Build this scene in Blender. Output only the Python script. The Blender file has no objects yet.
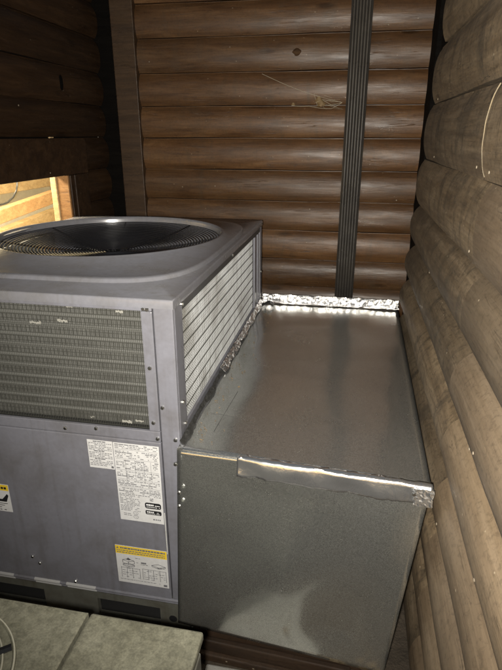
import bpy, bmesh, math, random
from mathutils import Vector, Matrix, noise

# ------------------------------------------------------------------ scale, camera, light
S = 0.33                 # metres per layout unit
FLOOR = -3.98            # floor level in layout units (eye level is 0)
def P(x, y, z):
    return Vector((x * S, y * S, (z - FLOOR) * S))

scene = bpy.context.scene
C = scene.collection
random.seed(7)

cam_d = bpy.data.cameras.new('camera')
cam_d.sensor_fit = 'HORIZONTAL'
cam_d.sensor_width = 36.0
cam_d.lens = 525.0 / 502.0 * 36.0
cam_d.clip_start = 0.01
cam_d.clip_end = 500.0
cam = bpy.data.objects.new('camera', cam_d)
C.objects.link(cam)
_r = Vector((0.98266196, -0.06600375, -0.17325984))
_d = Vector((0.18540623, 0.34982307, 0.91828555))
_u = Vector((0.0, 0.93448773, -0.35599533))
cr = Vector((_r[0], _d[0], _u[0])); cu = Vector((_r[1], _d[1], _u[1])); cf = Vector((_r[2], _d[2], _u[2]))
m = Matrix((cr, cu, -cf)).transposed().to_4x4()
m.translation = P(0, 0, 0)
cam.matrix_world = m
scene.camera = cam

world = bpy.data.worlds.new('World')
scene.world = world
world.use_nodes = True
wn = world.node_tree
sky_t = wn.nodes.new('ShaderNodeTexSky')
sky_t.sky_type = 'NISHITA'
sky_t.sun_disc = False
sky_t.sun_elevation = math.radians(8)
sky_t.sun_rotation = math.radians(200)
wn.links.new(sky_t.outputs[0], wn.nodes['Background'].inputs[0])
wn.nodes['Background'].inputs[1].default_value = 0.022

# the photographer's light, held at the camera
fl = bpy.data.lights.new('hand_held_light', 'SPOT')
fl.energy = 122.0
fl.color = (1.0, 0.945, 0.85)
fl.spot_size = math.radians(125)
fl.spot_blend = 1.0
fl.shadow_soft_size = 0.012
flo = bpy.data.objects.new('hand_held_light', fl)
C.objects.link(flo)
flo.location = P(-0.07, -0.06, -0.03)
aim = P(0.15, 6.0, -0.9) - flo.location
flo.rotation_euler = aim.to_track_quat('-Z', 'Y').to_euler()

# the lamp burning inside the neighbouring room
pl = bpy.data.lights.new('room_lamp', 'POINT')
pl.energy = 25.0
pl.color = (1.0, 0.87, 0.64)
pl.shadow_soft_size = 0.04
plo = bpy.data.objects.new('room_lamp', pl)
C.objects.link(plo)
plo.location = P(-4.55, 6.1, 0.15)

scene.view_settings.view_transform = 'Standard'
scene.view_settings.look = 'None'
scene.view_settings.exposure = 0.75
scene.view_settings.gamma = 1.0

# ------------------------------------------------------------------ helpers
def link_obj(name, me, parent=None, loc=None):
    o = bpy.data.objects.new(name, me)
    C.objects.link(o)
    if parent is not None:
        o.parent = parent
    if loc is not None:
        o.location = loc
    return o

def wloc(o):
    v = Vector((0, 0, 0))
    while o is not None:
        v += o.location
        o = o.parent
    return v

def thing(name, label, cat, base, group=None):
    o = bpy.data.objects.new(name, None)
    o.empty_display_size = 0.1
    C.objects.link(o)
    o.location = P(*base)
    tag(o, label, cat, group)
    return o

def tag(o, label, cat, group=None, kind=None):
    if label: o['label'] = label
    if cat: o['category'] = cat
    if group: o['group'] = group
    if kind: o['kind'] = kind
    return o

class MB:
    """collects geometry in layout units; build() makes ONE mesh object"""
    def __init__(s): s.v = []; s.f = []
    def add(s, vs, fs):
        n = len(s.v); s.v += [tuple(v) for v in vs]; s.f += [tuple(i + n for i in f) for f in fs]; return s
    def box(s, x0, x1, y0, y1, z0, z1):
        vs = [(x, y, z) for x in (x0, x1) for y in (y0, y1) for z in (z0, z1)]
        return s.add(vs, [(0,1,3,2),(4,6,7,5),(0,4,5,1),(2,3,7,6),(0,2,6,4),(1,5,7,3)])
    def quad(s, a, b, c, d): return s.add([a, b, c, d], [(0,1,2,3)])
    def tube(s, pts, r, n=6, closed=False, r2=None):
        pts = [Vector(p) for p in pts]; k = len(pts); rings = []
        prev = None
        for i, p in enumerate(pts):
            if closed: t = pts[(i+1) % k] - pts[i-1]
            else: t = pts[min(i+1, k-1)] - pts[max(i-1, 0)]
            t.normalize()
            up = Vector((0,0,1)) if abs(t.z) < 0.9 else Vector((1,0,0))
            a = t.cross(up).normalized(); b = t.cross(a).normalized()
            rr = r if r2 is None else r + (r2 - r) * i / max(1, k-1)
            rings.append([p + a*rr*math.cos(2*math.pi*j/n) + b*rr*math.sin(2*math.pi*j/n) for j in range(n)])
        vs = [v for R in rings for v in R]; fs = []
        for i in range(k if closed else k-1):
            i2 = (i+1) % k
            for j in range(n):
                j2 = (j+1) % n
                fs.append((i*n+j, i*n+j2, i2*n+j2, i2*n+j))
        if not closed:
            fs.append(tuple(range(n))[::-1]); fs.append(tuple((k-1)*n+j for j in range(n)))
        return s.add(vs, fs)
    def grid(s, fn, nu, nv):
        vs = [fn(i/nu, j/nv) for i in range(nu+1) for j in range(nv+1)]
        fs = [(i*(nv+1)+j, (i+1)*(nv+1)+j, (i+1)*(nv+1)+j+1, i*(nv+1)+j+1) for i in range(nu) for j in range(nv)]
        return s.add(vs, fs)
    def loft(s, loops, cap=False):
        n = len(loops[0]); vs = [v for L in loops for v in L]; fs = []
        for i in range(len(loops)-1):
            for j in range(n):
                j2 = (j+1) % n
                fs.append((i*n+j, i*n+j2, (i+1)*n+j2, (i+1)*n+j))
        if cap: fs.append(tuple((len(loops)-1)*n+j for j in range(n)))
        return s.add(vs, fs)
    def disc(s, c, r, nrm, n=16):
        c = Vector(c); nrm = Vector(nrm)
        a = nrm.orthogonal().normalized(); b = nrm.cross(a).normalized()
        vs = [c + a*r*math.cos(2*math.pi*j/n) + b*r*math.sin(2*math.pi*j/n) for j in range(n)]
        return s.add(vs, [tuple(range(n))])
    def build(s, name, mat, parent=None, bevel=0.0, smooth=False, solid=0.0, recalc=True, kind=None):
        off = wloc(parent) if parent is not None else Vector((0,0,0))
        vs = [P(*v) for v in s.v]
        org = Vector((0,0,0))
        if parent is None:
            org = Vector((sum(v.x for v in vs), sum(v.y for v in vs), sum(v.z for v in vs))) / len(vs)
            off = org
        me = bpy.data.meshes.new(name)
        me.from_pydata([v - off for v in vs], [], s.f)
        if recalc:
            bm = bmesh.new(); bm.from_mesh(me)
            bmesh.ops.recalc_face_normals(bm, faces=bm.faces)
            bm.to_mesh(me); bm.free()
        if smooth:
            for p in me.polygons: p.use_smooth = True
            me.set_sharp_from_angle(angle=math.radians(55))
        me.materials.append(mat)
        o = link_obj(name, me, parent, org if parent is None else None)
        if solid:
            md = o.modifiers.new('thick', 'SOLIDIFY'); md.thickness = solid * S; md.offset = 0
        if bevel:
            md = o.modifiers.new('bevel', 'BEVEL'); md.width = bevel * S; md.segments = 2
            md.limit_method = 'ANGLE'; md.angle_limit = math.radians(40)
        if kind: o['kind'] = kind
        return o

# ------------------------------------------------------------------ materials
class Nodes:
    def __init__(s, name):
        s.mat = bpy.data.materials.new(name); s.mat.use_nodes = True
        s.t = s.mat.node_tree; s.b = s.t.nodes['Principled BSDF']
    def n(s, typ, **kw):
        nd = s.t.nodes.new(typ)
        for k, v in kw.items():
            if hasattr(nd, k): setattr(nd, k, v)
            else: nd.inputs[k.replace('_', ' ')].default_value = v
        return nd
    def l(s, a, b): s.t.links.new(a, b)
    def coords(s, scale, rand=True, kind='Object'):
        tc = s.n('ShaderNodeTexCoord'); mp = s.n('ShaderNodeMapping')
        mp.inputs['Scale'].default_value = scale
        src = tc.outputs[kind]
        if rand:
            oi = s.n('ShaderNodeObjectInfo')
            vm = s.n('ShaderNodeVectorMath', operation='MULTIPLY_ADD')
            cb = s.n('ShaderNodeCombineXYZ')
            for i in range(3): s.l(oi.outputs['Random'], cb.inputs[i])
            s.l(cb.outputs[0], vm.inputs[0]); vm.inputs[1].default_value = (17.3, 9.1, 23.7); s.l(src, vm.inputs[2])
            src = vm.outputs[0]
        s.l(src, mp.inputs['Vector'])
        return mp.outputs[0]
    def noise(s, vec, scale, detail=4, rough=0.55, dist=0.0):
        nd = s.n('ShaderNodeTexNoise'); nd.inputs['Scale'].default_value = scale; nd.inputs['Detail'].default_value = detail
        nd.inputs['Roughness'].default_value = rough; nd.inputs['Distortion'].default_value = dist
        s.l(vec, nd.inputs['Vector']); return nd.outputs['Fac']
    def ramp(s, fac, stops, interp='LINEAR'):
        r = s.n('ShaderNodeValToRGB'); r.color_ramp.interpolation = interp
        e = r.color_ramp.elements
        while len(e) < len(stops): e.new(0.5)
        for el, (p, c) in zip(e, stops):
            el.position = p; el.color = tuple(c) + (1,) if len(c) == 3 else c
        s.l(fac, r.inputs[0]); return r.outputs[0]
    def mix(s, fac, a, b, mode='MIX'):
        nd = s.n('ShaderNodeMix', data_type='RGBA', blend_type=mode)
        if hasattr(fac, 'links'): s.l(fac, nd.inputs[0])
        else: nd.inputs[0].default_value = fac
        for v, i in ((a, 6), (b, 7)):
            if hasattr(v, 'links'): s.l(v, nd.inputs[i])
            else: nd.inputs[i].default_value = tuple(v) + (1,)
        return nd.outputs[2]
    def math(s, op, a, b=0.0):
        nd = s.n('ShaderNodeMath', operation=op)
        for v, i in ((a, 0), (b, 1)):
            if hasattr(v, 'links'): s.l(v, nd.inputs[i])
            else: nd.inputs[i].default_value = v
        return nd.outputs[0]
    def bump(s, h, strength, dist=0.002, normal=None):
        nd = s.n('ShaderNodeBump'); nd.inputs['Strength'].default_value = strength; nd.inputs['Distance'].default_value = dist
        s.l(h, nd.inputs['Height'])
        if normal is not None: s.l(normal, nd.inputs['Normal'])
        return nd.outputs[0]
    def out(s, color=None, rough=None, metal=None, normal=None, spec=None, coat=None):
        for v, k in ((color, 'Base Color'), (rough, 'Roughness'), (metal, 'Metallic'), (normal, 'Normal'), (spec, 'Specular IOR Level'), (coat, 'Coat Weight')):
            if v is None: continue
            if hasattr(v, 'links'): s.l(v, s.b.inputs[k])
            elif isinstance(v, (tuple, list)): s.b.inputs[k].default_value = tuple(v) + (1,)
            else: s.b.inputs[k].default_value = v
        return s.mat
g3 = lambda v: (v, v, v)

def wood(name, dark, mid, light, rough=(0.35, 0.55), knot=0.7, stain=None, stain_rng=(0.5, 0.68), specks=0.0, spec=0.5, scuffs=0.5):
    k = Nodes(name)
    v1 = k.coords((1.6, 9, 14))
    tone = k.noise(v1, 2.2, 6, 0.6, 0.6)
    grain = k.noise(k.coords((5, 90, 110)), 2.0, 5, 0.6)
    col = k.ramp(tone, [(0.28, dark), (0.52, mid), (0.76, light)])
    col = k.mix(0.55, col, k.ramp(grain, [(0.25, g3(0.45)), (0.75, g3(1.0))]), 'MULTIPLY')
    oi = k.n('ShaderNodeObjectInfo')
    col = k.mix(0.75, col, k.ramp(oi.outputs['Random'], [(0.0, g3(0.62)), (0.5, (0.95, 0.92, 0.9)), (1.0, (1.25, 1.2, 1.12))]), 'MULTIPLY')
    # knots
    vk = k.coords((2.3, 6.0, 7.5))
    vo = k.n('ShaderNodeTexVoronoi'); vo.inputs['Scale'].default_value = 1.0; vo.inputs['Randomness'].default_value = 1.0
    k.l(vk, vo.inputs['Vector'])
    kd = k.ramp(vo.outputs['Distance'], [(0.0, g3(1)), (0.06, g3(0.9)), (0.12, g3(0))])
    col = k.mix(k.math('MULTIPLY', kd, knot), col, tuple(c * 0.35 for c in dark))
    if stain:
        st = k.noise(k.coords((7.5, 5, 2.9)), 1.5, 7, 0.68, 1.6)
        fac = k.ramp(st, [(stain_rng[0], g3(0)), (stain_rng[1], g3(1))])
        col = k.mix(k.math('MULTIPLY', fac, 0.8), col, stain)
    ck_ = k.noise(k.coords((1.1, 26, 30)), 2.6, 3, 0.5, 0.4)
    ckf = k.ramp(ck_, [(0.485, g3(0)), (0.5, g3(1)), (0.515, g3(0))])
    ckm = k.math('MULTIPLY', ckf, k.ramp(k.noise(k.coords((2.2, 9, 9)), 2.0, 3), [(0.52, g3(0)), (0.62, g3(1))]))
    col = k.mix(k.math('MULTIPLY', ckm, 0.6), col, tuple(c * 0.3 for c in dark))
    scuff = k.ramp(k.noise(k.coords((30, 16, 34)), 3.0, 6, 0.72, 0.8), [(0.36, g3(0.55)), (0.5, g3(1.0)), (0.66, g3(1.0)), (0.8, g3(1.5))])
    col = k.mix(scuffs, col, scuff, 'MULTIPLY')
    if specks:
        vs = k.n('ShaderNodeTexVoronoi'); vs.inputs['Scale'].default_value = 26.0
        k.l(k.coords((0.7, 1, 1)), vs.inputs['Vector'])
        sp = k.ramp(vs.outputs['Distance'], [(0.0, g3(1)), (0.035, g3(1)), (0.06, g3(0))])
        col = k.mix(k.math('MULTIPLY', sp, specks), col, (0.45, 0.38, 0.27))
    rg = k.n('ShaderNodeMapRange'); k.l(k.noise(k.coords((3, 22, 22)), 2.5, 4), rg.inputs[0])
    rg.inputs[1].default_value = 0.3; rg.inputs[2].default_value = 0.7; rg.inputs[3].default_value = rough[0]; rg.inputs[4].default_value = rough[1]
    hgt = k.math('SUBTRACT', k.math('ADD', k.math('MULTIPLY', grain, 0.35), k.math('MULTIPLY', k.noise(k.coords((3, 14, 18)), 2.0, 3), 0.9)), k.math('ADD', k.math('MULTIPLY', kd, 0.5), k.math('MULTIPLY', ckm, 0.5)))
    return k.out(col, rg.outputs[0], 0.0, k.bump(hgt, 0.35, 0.004), spec)

M = {}
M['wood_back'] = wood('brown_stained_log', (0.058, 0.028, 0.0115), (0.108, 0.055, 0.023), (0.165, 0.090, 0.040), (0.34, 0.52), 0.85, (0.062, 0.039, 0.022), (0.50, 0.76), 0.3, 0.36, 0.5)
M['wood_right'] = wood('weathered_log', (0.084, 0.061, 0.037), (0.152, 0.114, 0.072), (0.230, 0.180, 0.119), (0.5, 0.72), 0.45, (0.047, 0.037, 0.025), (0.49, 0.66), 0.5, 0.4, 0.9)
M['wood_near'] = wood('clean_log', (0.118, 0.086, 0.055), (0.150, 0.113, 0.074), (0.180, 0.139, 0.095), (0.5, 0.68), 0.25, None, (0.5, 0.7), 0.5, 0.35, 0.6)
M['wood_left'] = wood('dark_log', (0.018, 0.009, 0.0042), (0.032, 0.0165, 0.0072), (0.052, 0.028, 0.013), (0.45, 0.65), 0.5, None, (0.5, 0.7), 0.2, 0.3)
M['wood_post'] = wood('brown_post', (0.044, 0.024, 0.0115), (0.068, 0.038, 0.018), (0.10, 0.058, 0.029), (0.45, 0.6), 0.3, spec=0.35)
M['wood_black'] = wood('black_post', (0.002, 0.0016, 0.0012), (0.003, 0.0022, 0.0016), (0.005, 0.004, 0.003), (0.8, 0.95), 0.2, spec=0.1)
M['wood_raw'] = wood('raw_pine', (0.50, 0.34, 0.17), (0.64, 0.47, 0.25), (0.74, 0.58, 0.35), (0.5, 0.65), 0.5, spec=0.35)
M['wood_brace'] = wood('tan_brace', (0.36, 0.21, 0.10), (0.48, 0.30, 0.15), (0.58, 0.39, 0.21), (0.5, 0.65), 0.5, spec=0.35)
M['wood_raw_red'] = wood('raw_cedar', (0.26, 0.13, 0.05), (0.36, 0.19, 0.075), (0.45, 0.26, 0.11), (0.5, 0.65), 0.5, spec=0.35)
M['knot'] = wood('dark_knot', (0.020, 0.011, 0.005), (0.045, 0.024, 0.011), (0.085, 0.048, 0.023), (0.65, 0.85), 0.2, spec=0.15)
M['plank'] = wood('old_plank', (0.016, 0.010, 0.006), (0.036, 0.021, 0.012), (0.06, 0.038, 0.022), (0.6, 0.8), 0.4, (0.02, 0.013, 0.008), (0.5, 0.7), 0.5, 0.3)

def painted(name, col, rough=0.38, dirt=0.25, dirt_col=(0.06, 0.05, 0.035), peel=0.06, scale=7.0):
    k = Nodes(name)
    v = k.coords((1, 1, 1), rand=False)
    d = k.noise(v, scale, 7, 0.65, 0.4)
    f = k.ramp(d, [(0.45, g3(0)), (0.75, g3(1))])
    c = k.mix(k.math('MULTIPLY', f, dirt), col, dirt_col)
    fine = k.noise(v, 90.0, 3, 0.6)
    c = k.mix(0.25, c, k.ramp(fine, [(0.3, g3(0.6)), (0.7, g3(1.0))]), 'MULTIPLY')
    drip = k.noise(k.coords((26, 26, 1.6), rand=False), 1.6, 5, 0.6)
    c = k.mix(k.math('MULTIPLY', k.ramp(drip, [(0.52, g3(0)), (0.72, g3(1))]), dirt * 0.55), c, dirt_col)
    r = k.math('ADD', k.math('MULTIPLY', d, 0.3), rough - 0.15)
    return k.out(c, r, 0.0, k.bump(k.noise(v, 420.0, 2), peel, 0.001))
M['paint'] = painted('grey_cabinet_paint', (0.160, 0.161, 0.184), 0.32, 0.45)
M['paint_top'] = painted('grey_lid_paint', (0.168, 0.169, 0.188), 0.24, 0.45, (0.10, 0.09, 0.07))
M['paint_dark'] = painted('dark_grey_paint', (0.05, 0.05, 0.052), 0.5, 0.4)
M['base'] = painted('dirty_base_rail', (0.10, 0.10, 0.085), 0.45, 0.7, (0.05, 0.042, 0.028), 0.1, 14)
M['black'] = painted('black_coating', (0.013, 0.013, 0.015), 0.20, 0.1, (0.015, 0.014, 0.01), 0.03)
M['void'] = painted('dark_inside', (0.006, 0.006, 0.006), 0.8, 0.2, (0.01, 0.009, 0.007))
M['gutter'] = painted('dark_bronze_downspout', (0.030, 0.027, 0.024), 0.30, 0.3, (0.07, 0.06, 0.045), 0.04)
M['bezel'] = painted('cream_bezel', (0.42, 0.41, 0.33), 0.5, 0.3)
M['screw'] = Nodes('zinc_screw').out((0.62, 0.62, 0.60), 0.3, 1.0)
M['bare'] = Nodes('highlight_paint').out((0.34, 0.34, 0.34), 0.4, 0.0)  # pale colour that paints highlights on the base lip
M['nail'] = Nodes('nail_head').out((0.20, 0.165, 0.12), 0.6, 0.2)
M['caulk'] = painted('yellowed_caulk', (0.12, 0.095, 0.06), 0.6, 0.4, (0.3, 0.22, 0.11), 0.3, 30)
M['wire'] = painted('guard_wire', (0.46, 0.47, 0.475), 0.5, 0.85, (0.11, 0.10, 0.075), 0.02, 5.0)
M['wire_dark'] = Nodes('dark_guard_wire').out((0.07, 0.07, 0.06), 0.45, 0.3)
M['copper'] = Nodes('dusty_coil_tube').out((0.110, 0.110, 0.101), 0.65, 0.0)
M['cable'] = Nodes('black_cable').out((0.01, 0.01, 0.01), 0.5)
M['paper'] = painted('label_paper', (0.56, 0.56, 0.56), 0.5, 0.18, (0.4, 0.38, 0.32), 0.02, 20)
M['ink'] = Nodes('label_ink').out((0.13, 0.13, 0.14), 0.6)
M['ink_black'] = Nodes('label_black').out((0.012, 0.012, 0.013), 0.45)
M['ink_white'] = Nodes('label_white').out((0.7, 0.7, 0.7), 0.5)
M['yellow'] = painted('label_yellow', (0.72, 0.50, 0.03), 0.5, 0.2, (0.4, 0.3, 0.05), 0.02, 20)
M['fluff'] = Nodes('grey_fluff').out((0.22, 0.215, 0.19), 0.8)
M['web'] = Nodes('spider_silk').out((0.34, 0.30, 0.22), 0.8)
M['leaf'] = painted('dry_leaf', (0.16, 0.105, 0.045), 0.7, 0.5, (0.14, 0.09, 0.04), 0.3, 60)
M['white_scrap'] = painted('white_scrap', (0.6, 0.6, 0.57), 0.6, 0.4, (0.3, 0.27, 0.2), 0.1, 30)
M['plaster'] = painted('pale_board', (0.78, 0.74, 0.62), 0.7, 0.2, (0.5, 0.42, 0.28), 0.1, 9)

def fins(name, a, b, dirt, rng, axis):
    k = Nodes(name)
    v = k.coords((1, 1, 1), rand=False)
    d = k.ramp(k.noise(v, 5.5, 6, 0.62, 0.8), [(rng[0], g3(0)), (rng[1], g3(1))])
    c = k.mix(d, k.ramp(k.noise(v, 26, 4), [(0.3, a), (0.7, b)]), dirt)
    sc = [0, 0, 0]; sc[axis] = 1.0
    w = k.n('ShaderNodeTexWave', wave_type='BANDS', bands_direction='XYZ'[axis]); w.inputs['Scale'].default_value = 95.0
    w.inputs['Distortion'].default_value = 0.6; k.l(v, w.inputs['Vector'])
    c = k.mix(0.25, c, k.ramp(w.outputs[0], [(0.2, g3(0.25)), (0.8, g3(1))]), 'MULTIPLY')
    return k.out(c, 0.5, 0.25, k.bump(w.outputs[0], 0.5, 0.002))
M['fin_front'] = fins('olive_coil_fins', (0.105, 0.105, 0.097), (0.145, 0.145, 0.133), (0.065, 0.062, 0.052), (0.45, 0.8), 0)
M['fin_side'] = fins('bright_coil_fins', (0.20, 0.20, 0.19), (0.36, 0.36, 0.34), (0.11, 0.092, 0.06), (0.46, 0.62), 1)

def galv(name, col, rough, spangle=1.0, smudge=0.5, metal=0.88):
    k = Nodes(name)
    v = k.coords((1, 1, 1), rand=False)
    vo = k.n('ShaderNodeTexVoronoi'); vo.inputs['Scale'].default_value = 620.0; k.l(v, vo.inputs['Vector'])
    cell = k.math('ADD', k.math('MULTIPLY', vo.outputs['Color'], 0.6), k.math('MULTIPLY', k.noise(v, 420, 2), 0.4))
    c = k.mix(spangle * 0.55, col, k.ramp(cell, [(0.25, g3(0.45)), (0.7, g3(1.0))]), 'MULTIPLY')
    sm = k.noise(v, 6.5, 8, 0.68, 0.5)
    smf = k.ramp(sm, [(0.54, g3(0)), (0.74, g3(1))])
    c = k.mix(k.math('MULTIPLY', smf, smudge * 0.35), c, (0.55, 0.54, 0.48))
    r = k.math('ADD', k.math('ADD', k.math('MULTIPLY', smf, 0.15), rough), k.math('MULTIPLY', k.math('SUBTRACT', cell, 0.5), 0.22 * spangle))
    big = k.noise(k.coords((1, 1, 1), rand=False), 3.0, 2, 0.5)
    nb = k.bump(big, 0.25, 0.03)
    nb = k.bump(cell, 0.13 * spangle, 0.001, nb)
    return k.out(c, r, metal, nb)
M['galv_top'] = galv('galvanised_top', (0.86, 0.87, 0.84), 0.155, 1.2, 0.9, 0.93)
M['galv_front'] = galv('galvanised_front', (0.82, 0.835, 0.79), 0.155, 1.2, 0.9, 0.93)
def foil(name, col, rough, bump, metal=1.0):
    k = Nodes(name); v = k.coords((1, 1, 1), rand=False)
    vo = k.n('ShaderNodeTexVoronoi'); vo.inputs['Scale'].default_value = 60.0; k.l(v, vo.inputs['Vector'])
    h = k.math('ADD', k.noise(v, 55, 5, 0.65, 1.0), k.math('MULTIPLY', vo.outputs['Distance'], 0.7))
    return k.out(col, rough, metal, k.bump(h, bump, 0.006))
M['foil'] = foil('foil_tape', (0.86, 0.86, 0.86), 0.17, 0.8)
M['foil_flat'] = foil('smooth_foil_tape', (0.88, 0.89, 0.90), 0.20, 0.10, 0.95)
M['foil_back'] = foil('creased_foil', (0.80, 0.80, 0.80), 0.27, 0.35)
M['foil_dark'] = foil('dark_foil', (0.045, 0.045, 0.043), 0.45, 0.6, 0.3)

def slab_mat():
    k = Nodes('lichened_metal_top'); v = k.coords((1, 1, 1), rand=False)
    a = k.noise(v, 9, 8, 0.7, 0.5); b = k.noise(v, 70, 5, 0.7)
    c = k.ramp(a, [(0.3, (0.125, 0.120, 0.085)), (0.5, (0.188, 0.183, 0.134)), (0.75, (0.24, 0.235, 0.18))])
    c = k.mix(0.65, c, k.ramp(b, [(0.36, g3(0.45)), (0.6, g3(1.0))]), 'MULTIPLY')
    c = k.mix(0.5, c, k.ramp(k.noise(v, 260, 4, 0.7), [(0.38, g3(0.5)), (0.6, g3(1.0))]), 'MULTIPLY')
    vo = k.n('ShaderNodeTexVoronoi'); vo.inputs['Scale'].default_value = 16.0; k.l(v, vo.inputs['Vector'])
    sp = k.math('MULTIPLY', k.ramp(vo.outputs['Distance'], [(0.0, g3(1)), (0.10, g3(0.8)), (0.2, g3(0))]), k.ramp(k.noise(v, 14, 2), [(0.5, g3(0)), (0.6, g3(1))]))
    c = k.mix(k.math('MULTIPLY', sp, 0.75), c, (0.045, 0.045, 0.03))
    c = k.mix(k.math('MULTIPLY', k.ramp(k.noise(v, 3.5, 7, 0.7, 1.2), [(0.5, g3(0)), (0.66, g3(1))]), 0.55), c, (0.075, 0.075, 0.052))
    return k.out(c, 0.6, 0.0, k.bump(b, 0.5, 0.002))
M['slab'] = slab_mat()
def ground_mat():
    k = Nodes('dirt'); v = k.coords((1, 1, 1), rand=False)
    c = k.ramp(k.noise(v, 6, 9, 0.7), [(0.3, (0.03, 0.022, 0.014)), (0.7, (0.085, 0.065, 0.045))])
    return k.out(c, 0.9, 0.0, k.bump(k.noise(v, 40, 6, 0.7), 0.8, 0.02))
M['dirt'] = ground_mat()
M['paver'] = painted('pale_paver', (0.24, 0.235, 0.22), 0.8, 0.5, (0.16, 0.14, 0.11), 0.5, 18)

# ------------------------------------------------------------------ ground
gb = MB().quad((-900, -900, FLOOR), (900, -900, FLOOR), (900, 900, FLOOR), (-900, 900, FLOOR))
g = gb.build('ground', M['dirt']); tag(g, 'dark bare dirt ground under the equipment', None, kind='structure')

# ------------------------------------------------------------------ log walls
def bulge(t):
    t = min(1.0, max(0.0, t))
    return max(0.0, 1 - abs(2 * t - 0.96) ** 2.3 / (1.04 ** 2.3)) ** 0.85
def log_mesh(length, height, depth, seed, seg=36, xoff=0.0):
    """half-round siding log: local x along the log, bulge to -y, z up from 0 (layout units, scaled)"""
    prof = [(0.10, 0.004)]
    n = 13
    for i in range(n + 1):
        t = i / n
        prof.append((-depth * bulge(t), height * (0.014 + 0.962 * t)))
    prof.append((0.0, height * 0.992)); prof.append((0.10, height * 0.992))
    k = len(prof); vs = []; fs = []
    for i in range(seg + 1):
        x = -length / 2 + length * i / seg
        for (py, pz) in prof:
            xw = x + xoff
            w = noise.noise(Vector((xw * 0.7 + seed * 3.1, pz * 1.5 + seed, seed * 1.7))) * 0.011
            w += noise.noise(Vector((xw * 3.0 + seed * 5.1, pz * 6 + seed, 4.2))) * 0.004
            z = pz + noise.noise(Vector((xw * 0.9, seed * 2.3, 1.0))) * 0.008
            vs.append((x * S, (py + (w if py < 0.05 else 0)) * S, z * S))
    for i in range(seg):
        for j in range(k - 1):
            fs.append((i*k+j, (i+1)*k+j, (i+1)*k+j+1, i*k+j+1))
        fs.append((i*k+k-1, (i+1)*k+k-1, (i+1)*k, i*k))
    fs.append(tuple(range(k))); fs.append(tuple(seg*k + j for j in range(k))[::-1])
    me = bpy.data.meshes.new('log')
    me.from_pydata(vs, [], fs)
    bm = bmesh.new(); bm.from_mesh(me); bmesh.ops.recalc_face_normals(bm, faces=bm.faces); bm.to_mesh(me); bm.free()
    for p in me.polygons: p.use_smooth = True
    me.set_sharp_from_angle(angle=math.radians(38))
    return me

def put_log(parent, mat, p_mid, rotz, length, height, depth, seed, name='log', tilt=0.0, xoff=0.0):
    me = log_mesh(length, height, depth, seed, xoff=xoff)
    me.materials.append(mat)
    o = link_obj(name, me, parent, P(*p_mid) - wloc(parent))
    o.rotation_euler = (0, tilt, rotz)
    return o

nail_me = None
def make_disc_mesh(name, r, h, mat, n=10, dome=True):
    vs = []; fs = []
    for (rr, y) in ((r, 0), (r, -h * 0.5), (r * 0.7, -h)):
        vs += [(rr * math.cos(2*math.pi*j/n), y, rr * math.sin(2*math.pi*j/n)) for j in range(n)]
    for i in range(2):
        for j in range(n):
            fs.append((i*n+j, i*n+(j+1) % n, (i+1)*n+(j+1) % n, (i+1)*n+j))
    fs.append(tuple(2*n + j for j in range(n)))
    me = bpy.data.meshes.new(name); me.from_pydata(vs, [], fs)
    bm = bmesh.new(); bm.from_mesh(me); bmesh.ops.recalc_face_normals(bm, faces=bm.faces); bm.to_mesh(me); bm.free()
    me.materials.append(mat); return me
nail_me = make_disc_mesh('nail', 0.0029, 0.0016, M['nail'])
screw_me = make_disc_mesh('screw', 0.0052, 0.0042, M['screw'], 8)

def stud(name, me, parent, pos, rotz):
    o = link_obj(name, me, parent, P(*pos) - wloc(parent)); o.rotation_euler = (0, 0, rotz); return o

BY = 7.75   # crest of the back wall
bw = thing('log_wall', 'brown half-log wall at the back, behind the unit, with a black downspout on it', 'wall', (-1.1, BY + 0.3, FLOOR), 'log walls')
seams = [2.50, 2.07, 1.655, 1.24, 0.806, 0.38, -0.04, -0.47, -0.90, -1.32, -1.75, -2.17, -2.6, -3.03, -3.46, -3.98]
DB = 0.072
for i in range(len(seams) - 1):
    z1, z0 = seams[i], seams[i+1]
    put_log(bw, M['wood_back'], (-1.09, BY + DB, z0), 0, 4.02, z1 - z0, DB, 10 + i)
MB().box(-4.0, 1.2, BY + DB + 0.08, BY + DB + 0.2, FLOOR, 2.5).build('sheathing', M['wood_black'], bw)
MB().box(-3.75, -3.41, BY - 0.03, BY + DB + 0.07, FLOOR, 2.5).build('corner_post', M['wood_black'], bw, bevel=0.008)
MB().box(-3.40, -3.075, BY - 0.06, BY + DB + 0.07, FLOOR, 2.5).build('corner_board', M['wood_post'], bw, bevel=0.008)
MB().box(0.845, 1.05, BY - 0.5, BY + DB + 0.07, FLOOR, 2.5).build('corner_post', M['wood_black'], bw, bevel=0.008)
for (x, z) in [(-2.5, -0.72), (-2.0, -0.70), (-0.6, -1.0), (-0.9, 1.02), (0.45, 0.1), (0.6, -0.85), (-2.9, 0.95), (0.3, 1.3), (-1.75, 1.1)]:
    stud('nail', nail_me, bw, (x, BY + 0.004, z), 0)

# knots standing a little proud of the bulge
for (kx, kz, kr) in [(-0.85, 1.02, 0.042)]:
    for q in range(len(seams) - 1):
        if seams[q] >= kz > seams[q+1]:
            hq = seams[q] - seams[q+1]
            def kf(u, v, kx=kx, kz=kz, kr=kr, z0=seams[q+1], hq=hq):
                r = kr * v * (1 + 0.55*noise.noise(Vector((math.cos(u*6.283)*1.5, math.sin(u*6.283)*1.5, kx * 9))))
                x = kx + 1.35*r*math.cos(u*6.283); z = kz + r*math.sin(u*6.283)
                return (x, BY + DB - DB*bulge((z - z0)/hq) - 0.010 + 0.014*v*v*v*v, z)
            MB().grid(kf, 16, 4).build('knot', M['knot'], bw, smooth=True)
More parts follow.
